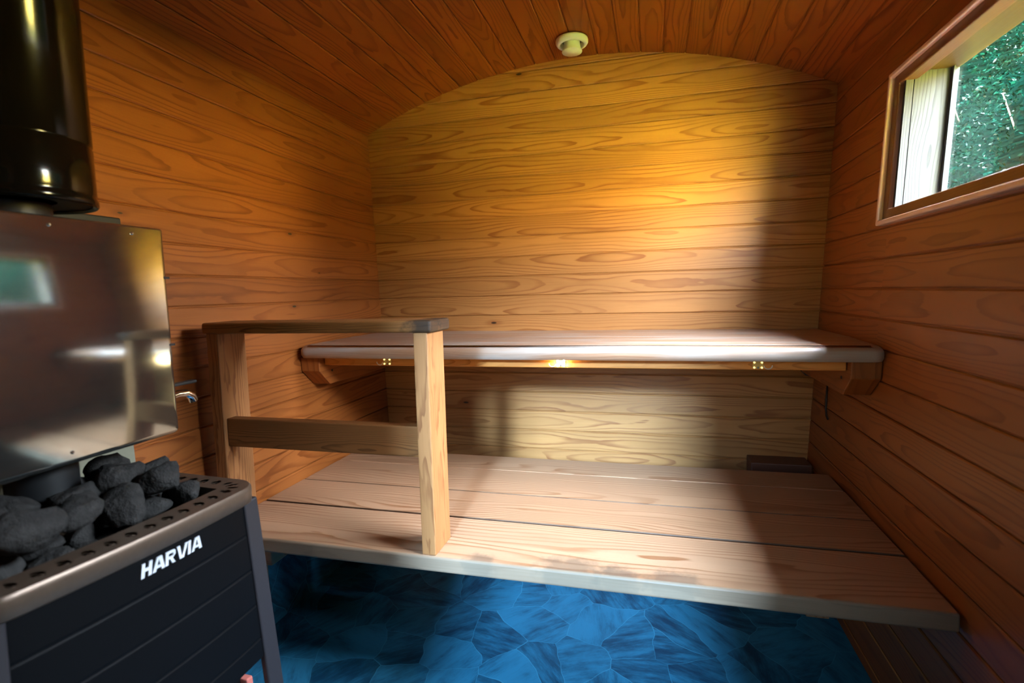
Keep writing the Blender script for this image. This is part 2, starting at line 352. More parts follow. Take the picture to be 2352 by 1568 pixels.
def leafmat(name, c0, c1, glint=None):
    mt, t, bs = nmat(name); b = NB(t)
    uv = b.n('ShaderNodeTexCoord').outputs['UV']; sp = b.n('ShaderNodeSeparateXYZ'); t.links.new(uv, sp.inputs[0])
    wn = b.n('ShaderNodeTexWhiteNoise', noise_dimensions='1D'); b.put(wn.inputs['W'], b.m('FLOOR', sp.outputs[0]))
    lc = b.mix(wn.outputs['Value'], c0, c1)
    if glint:
        wg = b.n('ShaderNodeTexWhiteNoise', noise_dimensions='1D'); b.put(wg.inputs['W'], b.m('ADD', b.m('FLOOR', sp.outputs[0]), 0.41))
        lc = b.mix(b.m('GREATER_THAN', wg.outputs['Value'], 0.91), lc, glint)  # random pale leaves put sky glints into the colour
    t.links.new(lc, bs.inputs['Base Color'])
    bs.inputs['Roughness'].default_value = 0.4; bs.inputs['Specular IOR Level'].default_value = 0.0
    return mt
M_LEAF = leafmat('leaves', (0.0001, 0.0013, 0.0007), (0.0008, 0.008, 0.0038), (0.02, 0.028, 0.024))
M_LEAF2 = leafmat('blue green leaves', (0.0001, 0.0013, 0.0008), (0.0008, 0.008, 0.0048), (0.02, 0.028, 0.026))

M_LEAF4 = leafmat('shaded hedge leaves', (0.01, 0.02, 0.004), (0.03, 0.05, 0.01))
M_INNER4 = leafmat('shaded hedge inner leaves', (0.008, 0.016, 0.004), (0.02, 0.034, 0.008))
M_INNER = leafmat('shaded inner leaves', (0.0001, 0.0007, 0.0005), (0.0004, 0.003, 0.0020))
def lamp_mat(name, col, strength):
    mt, t, bs = nmat(name); bs.inputs['Base Color'].default_value = (0.9, 0.85, 0.6, 1)
    bs.inputs['Emission Color'].default_value = (*col, 1); bs.inputs['Emission Strength'].default_value = strength
    return mt
M_LEDON = lamp_mat('lit diode', (1.0, 0.80, 0.42), 150.0)
M_LEDDIM = lamp_mat('faint diode', (1.0, 0.62, 0.18), 0.5)

# ------------------------------------------------------------------ boarded walls
def boards(mb, k0, k1, a0, a1, fn, bid0, depth=0.5):
    """horizontal boards between heights k0..k1 running from a0 to a1; fn(a, k, d) -> point, d = depth behind the face"""
    g, cch, dg, dc = 0.018, 0.055, 0.07, 0.028
    kk = math.floor(k0)
    while kk < k1:
        lo, hi = max(kk, k0), min(kk + 1, k1)
        prof = []
        if lo == kk: prof += [(lo, dg), (lo + g, dg), (lo + g + 0.001, dc), (lo + cch, 0)]
        else: prof += [(lo, depth), (lo, 0)]
        if hi == kk + 1: prof += [(hi - cch, 0), (hi - g - 0.001, dc), (hi - g, dg), (hi, dg)]
        else: prof += [(hi, 0), (hi, depth)]
        bid = bid0 + int(kk) + 20
        L = abs(a1 - a0) * U
        for (ka, da), (kb, db) in zip(prof[:-1], prof[1:]):
            va, vb = (ka - kk) * U, (kb - kk) * U
            mb.quad([fn(a0, ka, da), fn(a1, ka, da), fn(a1, kb, db), fn(a0, kb, db)], [(10 * bid + 0.05, va), (10 * bid + 0.05 + L, va), (10 * bid + 0.05 + L, vb), (10 * bid + 0.05, vb)])
        # ends
        ring = prof
        for a in (a0, a1):
            mb.quad([fn(a, k, d) for k, d in ring] + [fn(a, hi, depth), fn(a, lo, depth)])
        kk += 1
    mb.quad([fn(a0, k0, depth), fn(a0, k1, depth), fn(a1, k1, depth), fn(a1, k0, depth)])
    mb.quad([fn(a0, k0, depth), fn(a1, k0, depth), fn(a1, k0, 0), fn(a0, k0, 0)])
mb = MB(); boards(mb, KF - 0.3, 14, -1.2, 23.6, lambda a, k, d: P(a, d, k), 100)
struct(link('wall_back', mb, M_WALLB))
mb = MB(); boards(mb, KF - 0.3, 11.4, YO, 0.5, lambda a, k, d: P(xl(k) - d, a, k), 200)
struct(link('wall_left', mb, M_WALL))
mb = MB(); fR = lambda a, k, d: P(xr(k) + d, a, k)
boards(mb, KF - 0.3, 11.4, WY0, 0.5, fR, 300, 1.0)
boards(mb, KF - 0.3, WK0, WY1, WY0, fR, 300, 1.0)
boards(mb, WK1, 11.4, WY1, WY0, fR, 300, 1.0)
boards(mb, KF - 0.3, 11.4, YO, WY1, fR, 340, 1.0)
struct(link('wall_right', mb, M_WALL))
fF = lambda a, k, d: P(a, YF - d, k)
mb = MB()
boards(mb, KF - 0.3, 14, -1.2, DX0 - 0.9, fF, 400); boards(mb, KF - 0.3, 14, DX1 + 0.9, 23.6, fF, 440); boards(mb, 9.0, 14, DX0 - 0.9, DX1 + 0.9, fF, 470)
struct(link('wall_front', mb, M_WALL))
fO = lambda a, k, d: P(a, YO - d, k)
mb = MB(); boards(mb, KF - 0.3, 14, -1.2, 6.2, fO, 480); boards(mb, KF - 0.3, 14, 19.4, 23.6, fO, 500); boards(mb, KF - 0.3, 1.0, 6.2, 19.4, fO, 520)
struct(link('wall_added_baffle', mb, M_WALL))  # added unseen wall; its opening lets the sun beam in and limits sky light

# ------------------------------------------------------------------ barrel ceiling: flat boards along y, set round an arc
CX, RK = 10.97, 26.1; CK = 13.32 - RK
mb = MB(); nB = 26; da = 1.0 / RK
for i in range(nB):
    t0 = (i - nB / 2) * da; t1 = t0 + da
    p0 = Vector((CX + RK * math.sin(t0), CK + RK * math.cos(t0))); p1 = Vector((CX + RK * math.sin(t1), CK + RK * math.cos(t1)))
    d = (p1 - p0); nrm = Vector((-d.y, d.x)).normalized()      # away from the room
    prof = [(0, .07), (.018, .07), (.02, .03), (.055, 0), (.945, 0), (.98, .03), (.982, .07), (1.0, .07)]
    def pt(s, e, y): q = p0 + d * s + nrm * e; return P(q.x, y, q.y)
    y0, y1 = YO, 0.02
    for (s0, e0), (s1, e1) in zip(prof[:-1], prof[1:]):
        L = (y1 - y0) * U; B = 10 * (500 + i)
        mb.quad([pt(s0, e0, y0), pt(s0, e0, y1), pt(s1, e1, y1), pt(s1, e1, y0)], [(B, s0 * U), (B + L, s0 * U), (B + L, s1 * U), (B, s1 * U)])
    mb.quad([pt(0, .5, y0), pt(1, .5, y0), pt(1, .5, y1), pt(0, .5, y1)]); mb.quad([pt(-.06, .09, y0), pt(1.06, .09, y0), pt(1.06, .09, y1), pt(-.06, .09, y1)])
    for y in (y0, y1): mb.quad([pt(s, e, y) for s, e in prof] + [pt(1, .5, y), pt(0, .5, y)])
struct(link('ceiling', mb, M_CEIL))

# ------------------------------------------------------------------ floor: vinyl turned up the left wall
mb = MB()
pts = [P(-0.8, YO, KF), P(23, YO, KF), P(23, 0.3, KF), P(-0.8, 0.3, KF)]
mb.quad(pts, [(p.x, p.y) for p in pts])
lowp = [p - Vector((0, 0, 0.03)) for p in pts]; mb.quad(lowp[::-1], [(p.x, p.y) for p in lowp[::-1]])
for a, b_ in ((0, 1), (1, 2), (2, 3), (3, 0)): mb.quad([pts[a], lowp[a], lowp[b_], pts[b_]])
struct(link('floor', mb, M_LINO))
mb = MB()
q = [P(xl(KF) + .06, -22, KF), P(xl(KF) + .06, 0, KF), P(xl(-7.75) + .06, 0, -7.75), P(xl(-7.75) + .06, -22, -7.75)]
mb.quad(q, [(p.y, p.z) for p in q])
q2 = [P(xl(-7.75) + .06, -22, -7.75), P(xl(-7.75) + .06, 0, -7.75), P(xl(-7.75) - .02, 0, -7.75), P(xl(-7.75) - .02, -22, -7.75)]
mb.quad(q2, [(p.y, p.z) for p in q2])
struct(link('trim_1', mb, M_LINO))

# ------------------------------------------------------------------ window in the right wall
def ring_y(mb, y0, y1, k0, k1, w, fn, d0, d1, bid):
    """mitred rectangular frame on a leaning wall: outer rect, member width w, from depth d0 (room side) to d1"""
    o = [(y0, k0), (y1, k0), (y1, k1), (y0, k1)]; sy = 1 if y1 > y0 else -1
    n = [(y0 + sy * w, k0 + w), (y1 - sy * w, k0 + w), (y1 - sy * w, k1 - w), (y0 + sy * w, k1 - w)]
    for i in range(4):
        j = (i + 1) % 4
        O0, O1, N0, N1 = o[i], o[j], n[i], n[j]
        L = (abs(O1[0] - O0[0]) + abs(O1[1] - O0[1])) * U; B = 10 * (bid + i)
        uvq = [(B, 0), (B + L, 0), (B + L, w * U), (B, w * U)]
        mb.quad([fn(*O0, d0), fn(*O1, d0), fn(*N1, d0), fn(*N0, d0)], uvq)
        mb.quad([fn(*O0, d1), fn(*O1, d1), fn(*N1, d1), fn(*N0, d1)], uvq)
        mb.quad([fn(*O0, d0), fn(*O1, d0), fn(*O1, d1), fn(*O0, d1)], uvq)
        mb.quad([fn(*N0, d0), fn(*N1, d0), fn(*N1, d1), fn(*N0, d1)], uvq)
win = bpy.data.objects.new('window_1', None); C.objects.link(win); win.location = P(22.0, WY0, WK0); wloc['window_1'] = P(22.0, WY0, WK0); struct(win)
cs = MB(); ring_y(cs, -6.22, WY1 - .35, 4.06, 8.86, .16, fR, -.26, .05, 600)
M_BEAD = simple('varnished pale bead', (0.85, 0.62, 0.48), 0.25, 0, 0.6, 0.1, 40)
link('outer_bead', cs, M_BEAD, win, 0.004, 3, merge=True)
cs = MB(); ring_y(cs, -6.36, WY1 - .22, 4.18, 8.76, .36, fR, -.12, .3, 610)
link('window_casing', cs, M_FRAME, win, 0.003, 2, merge=True)
iy0, iy1, ik0, ik1 = -6.86, WY1 + .28, 4.28, 8.62
jb = MB()
def slab(mb, pts4, th, bid, L):
    a, b_, c, d = pts4; nrm = (b_ - a).cross(d - a).normalized() * th
    B = 10 * bid; w = (d - a).length; uvq = [(B, 0), (B + L, 0), (B + L, w), (B, w)]
    e = [p + nrm for p in pts4]
    mb.quad(pts4, uvq); mb.quad(e, uvq)
    for i in range(4): j = (i + 1) % 4; mb.quad([pts4[i], pts4[j], e[j], e[i]], [(B, 0), (B + .1, 0), (B + .1, .01), (B, .01)])
D0, D1 = -.02, 1.35
for yy, nm in ((iy0, 'far'), (iy1, 'near')):
    jb = MB(); th = 0.012 if yy == iy0 else -0.012
    slab(jb, [fR(yy, ik0 - .15, D0 + .22), fR(yy, ik1 + .15, D0 + .22), fR(yy, ik1 + .15, D1), fR(yy, ik0 - .15, D1)], -th, 620 if nm == 'far' else 621, .4)
    e = MB(); slab(e, [fR(yy + (.01 if yy == iy0 else -.01), ik0 - .15, D0), fR(yy + (.01 if yy == iy0 else -.01), ik1 + .15, D0), fR(yy + (.01 if yy == iy0 else -.01), ik1 + .15, D0 + .2), fR(yy + (.01 if yy == iy0 else -.01), ik0 - .15, D0 + .2)], -th, 622, .4)
    link('jamb', jb, M_JAMB, win); link('jamb_stop', e, M_JAMB, win)
jb = MB(); slab(jb, [fR(iy0 + .1, ik1, D0), fR(iy1 - .1, ik1, D0), fR(iy1 - .1, ik1, D1), fR(iy0 + .1, ik1, D1)], 0.012, 624, .9); link('head', jb, M_HEAD, win)
jb = MB(); slab(jb, [fR(iy0 + .1, ik0, D0), fR(iy1 - .1, ik0, D0), fR(iy1 - .1, ik0, D1), fR(iy0 + .1, ik0, D1)], -0.012, 625, .9); link('window_sill', jb, M_JAMB, win)
# metal strip that holds the pane, with its screws
st = MB(); slab(st, [fR(iy0 - .02, ik0, 1.0), fR(iy0 - .02, ik1, 1.0), fR(iy0 - .02, ik1, 1.22), fR(iy0 - .02, ik0, 1.22)], -0.004, 626, .4)
slab(st, [fR(iy0 - .05, ik0, 1.18), fR(iy0 - .05, ik1, 1.18), fR(iy0 - .3, ik1, 1.18), fR(iy0 - .3, ik0, 1.18)], -0.004, 627, .4)
strip = link('pane_strip', st, M_ALU, win)
for kk in (4.75, 7.9):
    s_ = MB(); c0 = fR(iy0 - .06, kk, 1.1); s_.tube([c0, c0 + Vector((0, -.004, 0))], .004, 10); link('screw', s_, M_SCREW, strip)
pn = MB(); slab(pn, [fR(iy0 + .1, ik0 - .1, 1.24), fR(iy1 - .1, ik0 - .1, 1.24), fR(iy1 - .1, ik1 + .1, 1.24), fR(iy0 + .1, ik1 + .1, 1.24)], -0.004, 628, .9)
link('pane', pn, M_PANE, win)

# ------------------------------------------------------------------ glazed door in the front wall, behind the camera
dr = bpy.data.objects.new('door_1', None); C.objects.link(dr); dr.location = P((DX0 + DX1) / 2, YF, KF); wloc['door_1'] = P((DX0 + DX1) / 2, YF, KF); struct(dr)
db = MB()
for a, b_, g_, bi in (((DX0 - .9, YF - .45, KF), (DX0, YF, 9.0), 'z', 700), ((DX1, YF - .45, KF), (DX1 + .9, YF, 9.0), 'z', 701), ((DX0, YF - .45, KF), (DX1, YF, DK0), 'x', 702), ((DX0, YF - .45, DK1), (DX1, YF, 9.0), 'x', 703)): db.box(a, b_, g_, bi)
link('door_frame', db, M_POST, dr)
pn = MB(); pn.box((DX0 - .05, YF - .3, DK0 - .05), (DX1 + .05, YF - .24, DK1 + .05)); link('door_pane', pn, M_DIMPANE, dr)

# ------------------------------------------------------------------ lower bench
lb = thing('lower_bench', 'wide plank lower bench running wall to wall above the blue floor', 'bench', P(10.8, -8, KF))
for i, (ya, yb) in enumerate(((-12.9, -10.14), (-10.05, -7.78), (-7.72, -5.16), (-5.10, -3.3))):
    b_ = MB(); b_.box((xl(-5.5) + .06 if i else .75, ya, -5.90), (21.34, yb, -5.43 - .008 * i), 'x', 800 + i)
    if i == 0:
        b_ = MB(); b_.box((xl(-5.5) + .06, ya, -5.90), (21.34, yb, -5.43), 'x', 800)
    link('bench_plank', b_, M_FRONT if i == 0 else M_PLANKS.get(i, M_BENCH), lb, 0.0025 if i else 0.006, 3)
for j, (xa, xb) in enumerate(((1.35, 2.4), (18.6, 19.7))):
    b_ = MB(); b_.box((xa, -12.55 if j == 0 else -10.5, -6.55), (xb, -3.4, -5.91), 'y', 810 + j); link('bearer', b_, M_BENCH, lb, 0.003)
    b_ = MB(); b_.box((xa + .3, -4.6, KF), (xb - .2, -3.8, -6.55), 'z', 812 + j); link('leg', b_, M_BENCH, lb, 0.003)
b_ = MB(); b_.box((.3, -11.9, KF), (1.0, -11.1, -5.91), 'z', 814); link('leg', b_, M_BENCH, lb, 0.003)
b_ = MB(); b_.box((20.1, -5.4, KF), (20.9, -4.6, -5.91), 'z', 815); link('leg', b_, M_BENCH, lb, 0.003)
blk = MB(); blk.box((18.8, -1.25, -6.75), (21.3, -.02, -5.76), 'x', 820)
tag(link('timber_block', blk, M_DARKW, None, 0.004), 'short dark brown timber block in the back right corner behind the lower bench', 'timber block')

# ------------------------------------------------------------------ upper bench
ub = thing('upper_bench', 'narrow upper bench with rounded worn front edge along the back wall', 'bench', P(10.9, -4, -1.6))
def rounded_slab(mb, x0, x1, y0, y1, k0, k1, rc, re, bid):
    """front corners rounded in plan (rc), front edge rolled over (re)"""
    n = 8; outline = [(x0, y1)]
    outline += [(x0 + rc - rc * math.cos(t * math.pi / 2 / n), y0 + rc - rc * math.sin(t * math.pi / 2 / n)) for t in range(n + 1)]
    outline += [(x1 - rc + rc * math.sin(t * math.pi / 2 / n), y0 + rc - rc * math.cos(t * math.pi / 2 / n)) for t in range(n + 1)]
    outline += [(x1, y1)]
    cx = (x0 + x1) / 2; rows = []
    for a in range(7):
        t = a * math.pi / 2 / 6; ins = re * (1 - math.sin(t)); kk = k1 - re * (1 - math.cos(t)) if False else k1 - re + re * math.cos(t)
        row = []
        for (x, y) in outline:
            xx = x + (ins if x < cx else -ins) * (1 if y < y1 else 0) * (1 if (x < x0 + rc or x > x1 - rc) else 0); yy = y + ins if y < y1 else y
            row.append(P(xx, yy, kk))
        rows.append(row)
    rows.append([P(x, y, k0 + .12) for x, y in outline])
    rows.append([P(x, y + (.12 if y < y1 else 0), k0) for x, y in outline])
    uvf = lambda a, i: (10 * bid + outline[min(i, len(outline) - 1)][0] * U + .05, (y1 - y0) * U + a * .008)
    mb.grid(rows, uvf, smooth=True)
    # top and bottom as strips so the grain runs along x
    for row, sg in ((rows[0], 1), (rows[-1], -1)):
        h = len(outline) // 2; A = row[:h]; B = row[h:][::-1]
        for i in range(h - 1):
            q = [A[i], A[i + 1], B[i + 1], B[i]]
            mb.quad(q, [(10 * bid + p.x + .05, abs(p.y)) for p in q])
ubm = MB(); rounded_slab(ubm, .12, 21.68, -7.62, -3.98, -.33, .2, .45, .26, 830); link('bench_plank', ubm, M_UPPER, ub)
for i, (ya, yb) in enumerate(((-3.965, -2.0), (-1.985, -.03))):
    b_ = MB(); b_.box((.12, ya, -.33), (21.66, yb, .2), 'x', 831 + i); link('bench_plank', b_, M_UPPER, ub, 0.001)
b_ = MB(); b_.box((.95, -6.9, -.70), (20.72, -6.4, -.34), 'x', 835); M_FASCIA = wood('orange fascia batten', (0.62, 0.24, 0.05), (0.42, 0.14, 0.022), knots=2, var=0.05)
fas = link('fascia', b_, M_FASCIA, ub, 0.003)
def bracket(side, bid):
    f0 = -7.25
    pr = [(f0, -.34), (f0, -.92), (-6.5, -1.58), (-.03, -1.58), (-.03, -.34)]
    mb = MB(); L = []
    for (y, k) in pr:
        if side < 0: L.append((P(xl(k) + .02, y, k), P(.92, y, k)))
        else: L.append((P(xr(k) - .02, y, k), P(20.75, y, k)))
    B = 10 * bid
    for w_ in (0, 1): mb.quad([l[w_] for l in L], [(B + (y - f0) * U, (k + 1.6) * U) for y, k in pr])
    for i in range(5):
        j = (i + 1) % 5; mb.quad([L[i][0], L[j][0], L[j][1], L[i][1]], [(B, 0), (B + .1, 0), (B + .1, .08), (B, .08)])
    bo = link('bracket', mb, M_WALL, ub, 0.003, 2, merge=True)
    for (y, k) in ((-6.75, -.62), (-6.35, -1.0)):
        s_ = MB(); c0 = P(.92 if side < 0 else 20.75, y, k); s_.tube([c0, c0 + Vector((.0015 * -side, 0, 0))], .0045, 10); link('screw_head', s_, M_HOLE, bo)
bracket(-1, 840); bracket(1, 841)

# ------------------------------------------------------------------ light boards under the upper bench
def led(x, label, lit, hook):
    k = -.52; y = -6.92
    t = thing('led_light', label, 'light', P(x, y, k - .13), 'square light boards under the upper bench')
    b_ = MB(); b_.box((x - .17, y - .03, k - .135), (x + .17, y + .02, k + .135)); link('circuit_board', b_, M_GOLD, t, 0.001, 2)
    for dx in (-.12, .12):
        for dk in (-.09, .09):
            d = MB(); c0 = P(x + dx, y - .03, k + dk); d.tube([c0 + Vector((0, .001, 0)), c0 + Vector((0, -.003, 0))], .0036 if lit else .003, 10)
            link('diode', d, M_LEDON if lit else M_LEDDIM, t)
    s_ = MB(); c0 = P(x, y - .03, k - .09); s_.tube([c0, c0 + Vector((0, -.002, 0))], .003, 10); link('screw_head', s_, M_SCREW, t)
    w_ = MB(); pts = []
    sgn = 1 if hook > 0 else -1
    for q in range(13):
        a = math.pi * (1.05 * q / 12)
        pts.append(P(x + sgn * (.17 + .12 + .13 * -math.cos(a) + .02), y - .08, k - .02 - .11 * math.sin(a)))
    w_.tube(pts, .0016, 6); link('wire', w_, M_WIRE, t)
led(3.92, 'gold square light board under the left end of the upper bench, beside the railing post', False, -1)
led(11.14, 'lit light board with four bright points under the middle of the upper bench', True, -1)
led(18.0, 'unlit light board with a curled white wire under the right end of the upper bench', False, 1)
cb = MB()
path = [P(20.68, -1.2, -.7), P(20.69, -1.25, -1.1), P(20.72, -1.3, -1.5), P(20.9, -1.45, -1.68), P(21.3, -1.8, -1.74), P(21.54, -2.1, -1.9), P(21.50, -2.2, -2.5), P(21.47, -2.25, -3.0), P(21.46, -2.4, -3.25), P(21.47, -2.55, -3.36)]
cb.tube(path, .0035, 8); tag(link('cord', cb, M_CORD), 'thin dark cord hanging on the right wall below the upper bench', 'cord')

# ------------------------------------------------------------------ railing
rg = thing('railing', 'wooden guard railing with two posts standing on the front of the lower bench', 'railing', P(4.5, -12.3, -5.45))
for i, (xa, xb) in enumerate(((.76, 1.2), (7.91, 8.35))):
    b_ = MB(); b_.box((xa, -12.84, -5.43), (xb, -11.65, 1.13), 'z', 850 + i); link('post', b_, M_POST, rg, 0.003)
b_ = MB(); b_.box((.70, -12.95, 1.13), (8.52, -11.5, 1.48), 'x', 853)
rl = link('handrail', b_, M_RAIL, rg, 0.007, 3); rl['label'] = 'dark top rail with a blackened right end'
b_ = MB(); b_.box((1.2, -12.72, -2.54), (7.91, -12.33, -1.62), 'x', 854); link('crossrail', b_, M_MID, rg, 0.003)

# ------------------------------------------------------------------ ceiling vent
vc = P(11.05, -2.0, 13.21)
vt = thing('ceiling_vent', 'round off-white vent valve with a plug on the barrel ceiling', 'vent', vc)
v_ = MB(); v_.lathe(vc, [(.0, .004), (.062, .004), (.063, -.002), (.0625, -.010), (.058, -.017), (.050, -.0195), (.046, -.018), (.0445, -.010), (.044, .0)], 48); link('ring', v_, M_VENT, vt)
v_ = MB(); v_.lathe(vc, [(.0, .002), (.044, .001)], 48); link('throat', v_, M_VENTIN, vt)
v_ = MB(); v_.lathe(vc, [(.030, .0), (.031, -.015), (.0345, -.030), (.0385, -.038), (.0395, -.041), (.0385, -.044), (.0, -.045)], 48); link('plug', v_, M_VENT, vt)

# ------------------------------------------------------------------ stove
SC = P(2.9, -18.75, KF)             # stove centre on the floor
ROT = Matrix.Rotation(math.radians(-4), 4, 'Z')
def S(x, y, k, tap=True):
    """stove space: x to the room, y along the wall, widening downwards"""
    f = 1.0 + (0.018 * (-2.2 - k) if tap else 0)
    v = ROT @ Vector((x * f * U, y * f * U, 0)); return SC + Vector((v.x, v.y, (k - KF) * U))
sv = thing('sauna_stove', 'black wood-burning sauna stove with a perforated steel rim and white lettering', 'stove', SC)
HX, HY = 2.15, 2.72
def s_outline(ins, n=7, bulge=.16):
    """rounded rectangle with a slightly bowed room side; counter-clockwise"""
    rc = max(.5 - ins, .12); hx, hy = HX - ins, HY - ins; o = []
    for (cx_, cy_, a0) in ((hx - rc, hy - rc, 0), (-hx + rc, hy - rc, 90), (-hx + rc, -hy + rc, 180), (hx - rc, -hy + rc, 270)):
        for q in range(n + 1):
            a = math.radians(a0 + 90 * q / n); o.append([cx_ + rc * math.cos(a), cy_ + rc * math.sin(a)])
    # extra points along the bowed side
    side = []
    for q in range(1, 12): side.append([hx, -hy + rc + (2 * hy - 2 * rc) * q / 12])
    o = o + side
    for p in o:
        if p[0] > 0: p[0] += bulge * (1 - (p[1] / HY) ** 2)
    return o
KT = -2.2
body = MB()
levels = [(-9.6, .20), (-9.55, .16), (-6.75, .16), (-6.7, .10)]
ks = [-6.45, -6.40]
for g_ in (-5.97, -5.12, -4.24, -3.37): ks += [g_ - .06, g_ - .03, g_, g_ + .03, g_ + .06]
ks += [-2.66, -2.62]
rows = []
for k in ks:
    ins = .10
    if any(abs(k - g_) < .005 for g_ in (-5.97, -5.12, -4.24, -3.37)): ins = .125
    rows.append([S(x, y, k) for x, y in s_outline(ins)])
body.grid(rows, close_u=True, smooth=True)
link('outer_casing', body, M_STOVE, sv)
inn = MB()
rows = [[S(x, y, k) for x, y in s_outline(i_)] for k, i_ in ((-9.5, .55), (-6.0, .55))]
inn.grid(rows, close_u=True, smooth=False); inn.quad(rows[0][::-1]); inn.quad(rows[1]); link('firebox', inn, M_STOVE, sv)
ab = MB(); c8 = [S(x, y, k) for k in (-8.9, -7.05) for y in (.9, 1.9) for x in (1.2, 1.82)]; ab.hexa(c8); link('ash_box', ab, M_FIRE, sv, 0.003)
ab = MB(); c8 = [S(x, y, k) for k in (-8.9, -6.9) for y in (1.95, 2.12) for x in (1.2, 1.86)]; ab.hexa(c8); link('door_edge', ab, M_RED, sv, 0.003)
# legs at the corners
for sx in (-1, 1):
    for sy in (-1, 1):
        lg = MB(); x0 = sx * (HX - .02); y0 = sy * (HY - .02)
        c8 = [S(x, y, k) for k in (KF, KT - .35) for y in sorted((y0, y0 - sy * .42)) for x in sorted((x0, x0 - sx * .16))]
        lg.hexa(c8); link('leg', lg, M_LEG, sv, 0.004, 3)
# collar plate with slots all round
rim = MB()
out = s_outline(-.03); inn_ = s_outline(.62)
NO = len(out)
def lerp(a, b_, t): return (a[0] + (b_[0] - a[0]) * t, a[1] + (b_[1] - a[1]) * t)
def resample(o, n):
    L = [0]
    for i in range(len(o)): a, b_ = o[i], o[(i + 1) % len(o)]; L.append(L[-1] + math.hypot(a[0] - b_[0], a[1] - b_[1]))
    res = []
    for q in range(n):
        s_ = L[-1] * q / n; i = max(j for j in range(len(L)) if L[j] <= s_ + 1e-9); i = min(i, len(o) - 1)
        t = (s_ - L[i]) / max(L[i + 1] - L[i], 1e-9); res.append(lerp(o[i], o[(i + 1) % len(o)], t))
    return res
# order the outline properly: move the bowed-side points between the last and first corner
NH = 50; NR = NH * 8
ro = resample(out, NR)
ctr = (0.1, 0)
hx_i, hy_i = HX - .62, HY - .62
def inner_pt(p):
    # project radially to the inner rounded rectangle
    dx, dy = p[0], p[1]
    x = max(-hx_i, min(hx_i + .12 * (1 - (dy / HY) ** 2), dx)); y = max(-hy_i, min(hy_i, dy)); return (x, y)
ri = [inner_pt(p) for p in ro]
fr = [0.0, .30, .38, .5, .62, .70, 1.0]
for q in range(NR):
    q2_ = (q + 1) % NR; ph = q % 8
    for a in range(6):
        hole = (1 <= a <= 4) and (ph in (2, 3, 4, 5)) and not ((a in (1, 4)) and ph in (2, 5))
        if hole: continue
        ps = [lerp(ro[q], ri[q], fr[a]), lerp(ro[q2_], ri[q2_], fr[a]), lerp(ro[q2_], ri[q2_], fr[a + 1]), lerp(ro[q], ri[q], fr[a + 1])]
        for kk in (KT, KT - .05): rim.quad([S(x, y, kk, False) for x, y in ps])
rows = [[S(x, y, kk, False) for x, y in o_] for o_, kk in ((ri, KT - .22), (ri, KT), )]
rim.grid(rows, close_u=True)
o2 = [(x * 1.0, y * 1.0) for x, y in ro]
rows = [[S(x * f_, y * f_, kk, False) for x, y in ro] for f_, kk in ((1.0, KT), (1.012, KT - .04), (1.015, KT - .12), (1.012, KT - .38), (.985, KT - .42))]
rim.grid(rows, close_u=True, smooth=True)
link('rim', rim, M_RIM, sv)
bin_ = MB(); rows = [[S(x, y, kk, False) for x, y in o_] for o_, kk in ((ri, KT - .2), (ri, KT - 1.9))]
bin_.grid(rows, close_u=True); bin_.quad(rows[1]); 
o_in = [S(x, y, KT - .30, False) for x, y in ro]; i_in = [S(x, y, KT - .30, False) for x, y in ri]
bin_.grid([o_in, i_in], close_u=True)
link('stone_bin', bin_, M_STOVE, sv)
# lettering: block strokes on the bowed front
LET = {'H': [[(0, 0), (.26, 0), (.26, 1), (0, 1)], [(.54, 0), (.8, 0), (.8, 1), (.54, 1)], [(.26, .40), (.54, .40), (.54, .62), (.26, .62)]],
       'A': [[(0, 0), (.25, 0), (.50, 1), (.28, 1)], [(.72, 0), (.98, 0), (.70, 1), (.40, 1)], [(.27, .2), (.72, .2), (.66, .38), (.33, .38)]],
       'R': [[(0, 0), (.25, 0), (.25, 1), (0, 1)], [(.25, .8), (.62, .8), (.5, 1), (.25, 1)], [(.5, 1), (.62, .8), (.62, .58), (.82, .62), (.82, .86), (.72, .97)], [(.25, .40), (.6, .40), (.82, .62), (.62, .58), (.25, .58)], [(.36, .40), (.60, .40), (.86, 0), (.58, 0)]],
       'V': [[(.0, 1), (.27, 1), (.52, 0), (.30, 0)], [(.98, 1), (.72, 1), (.42, 0), (.66, 0)]],
       'I': [[(0, 0), (.26, 0), (.26, 1), (0, 1)]]}
WID = {'H': .86, 'A': 1.0, 'R': .92, 'V': 1.0, 'I': .34}
lt = MB(); xx = 0; tot = sum(WID[c] for c in 'HARVIA')
def front_x(y): return HX - .095 + .16 * (1 - (y / HY) ** 2)
LY0, LY1, LK0, LK1 = -.30, 1.03, -3.02, -2.76
for ch in 'HARVIA':
    for poly in LET[ch]:
        fr_, bk_ = [], []
        for (px_, py_) in poly:
            yy = LY0 + (LY1 - LY0) * (xx + px_ + .18 * py_) / tot; kk = LK0 + (LK1 - LK0) * py_
            fr_.append(S(front_x(yy) + .018, yy, kk)); bk_.append(S(front_x(yy) - .02, yy, kk))
        lt.quad(fr_)
        for i in range(len(poly)): j = (i + 1) % len(poly); lt.quad([fr_[i], fr_[j], bk_[j], bk_[i]])
    xx += WID[ch]
link('lettering', lt, M_LOGO, sv)

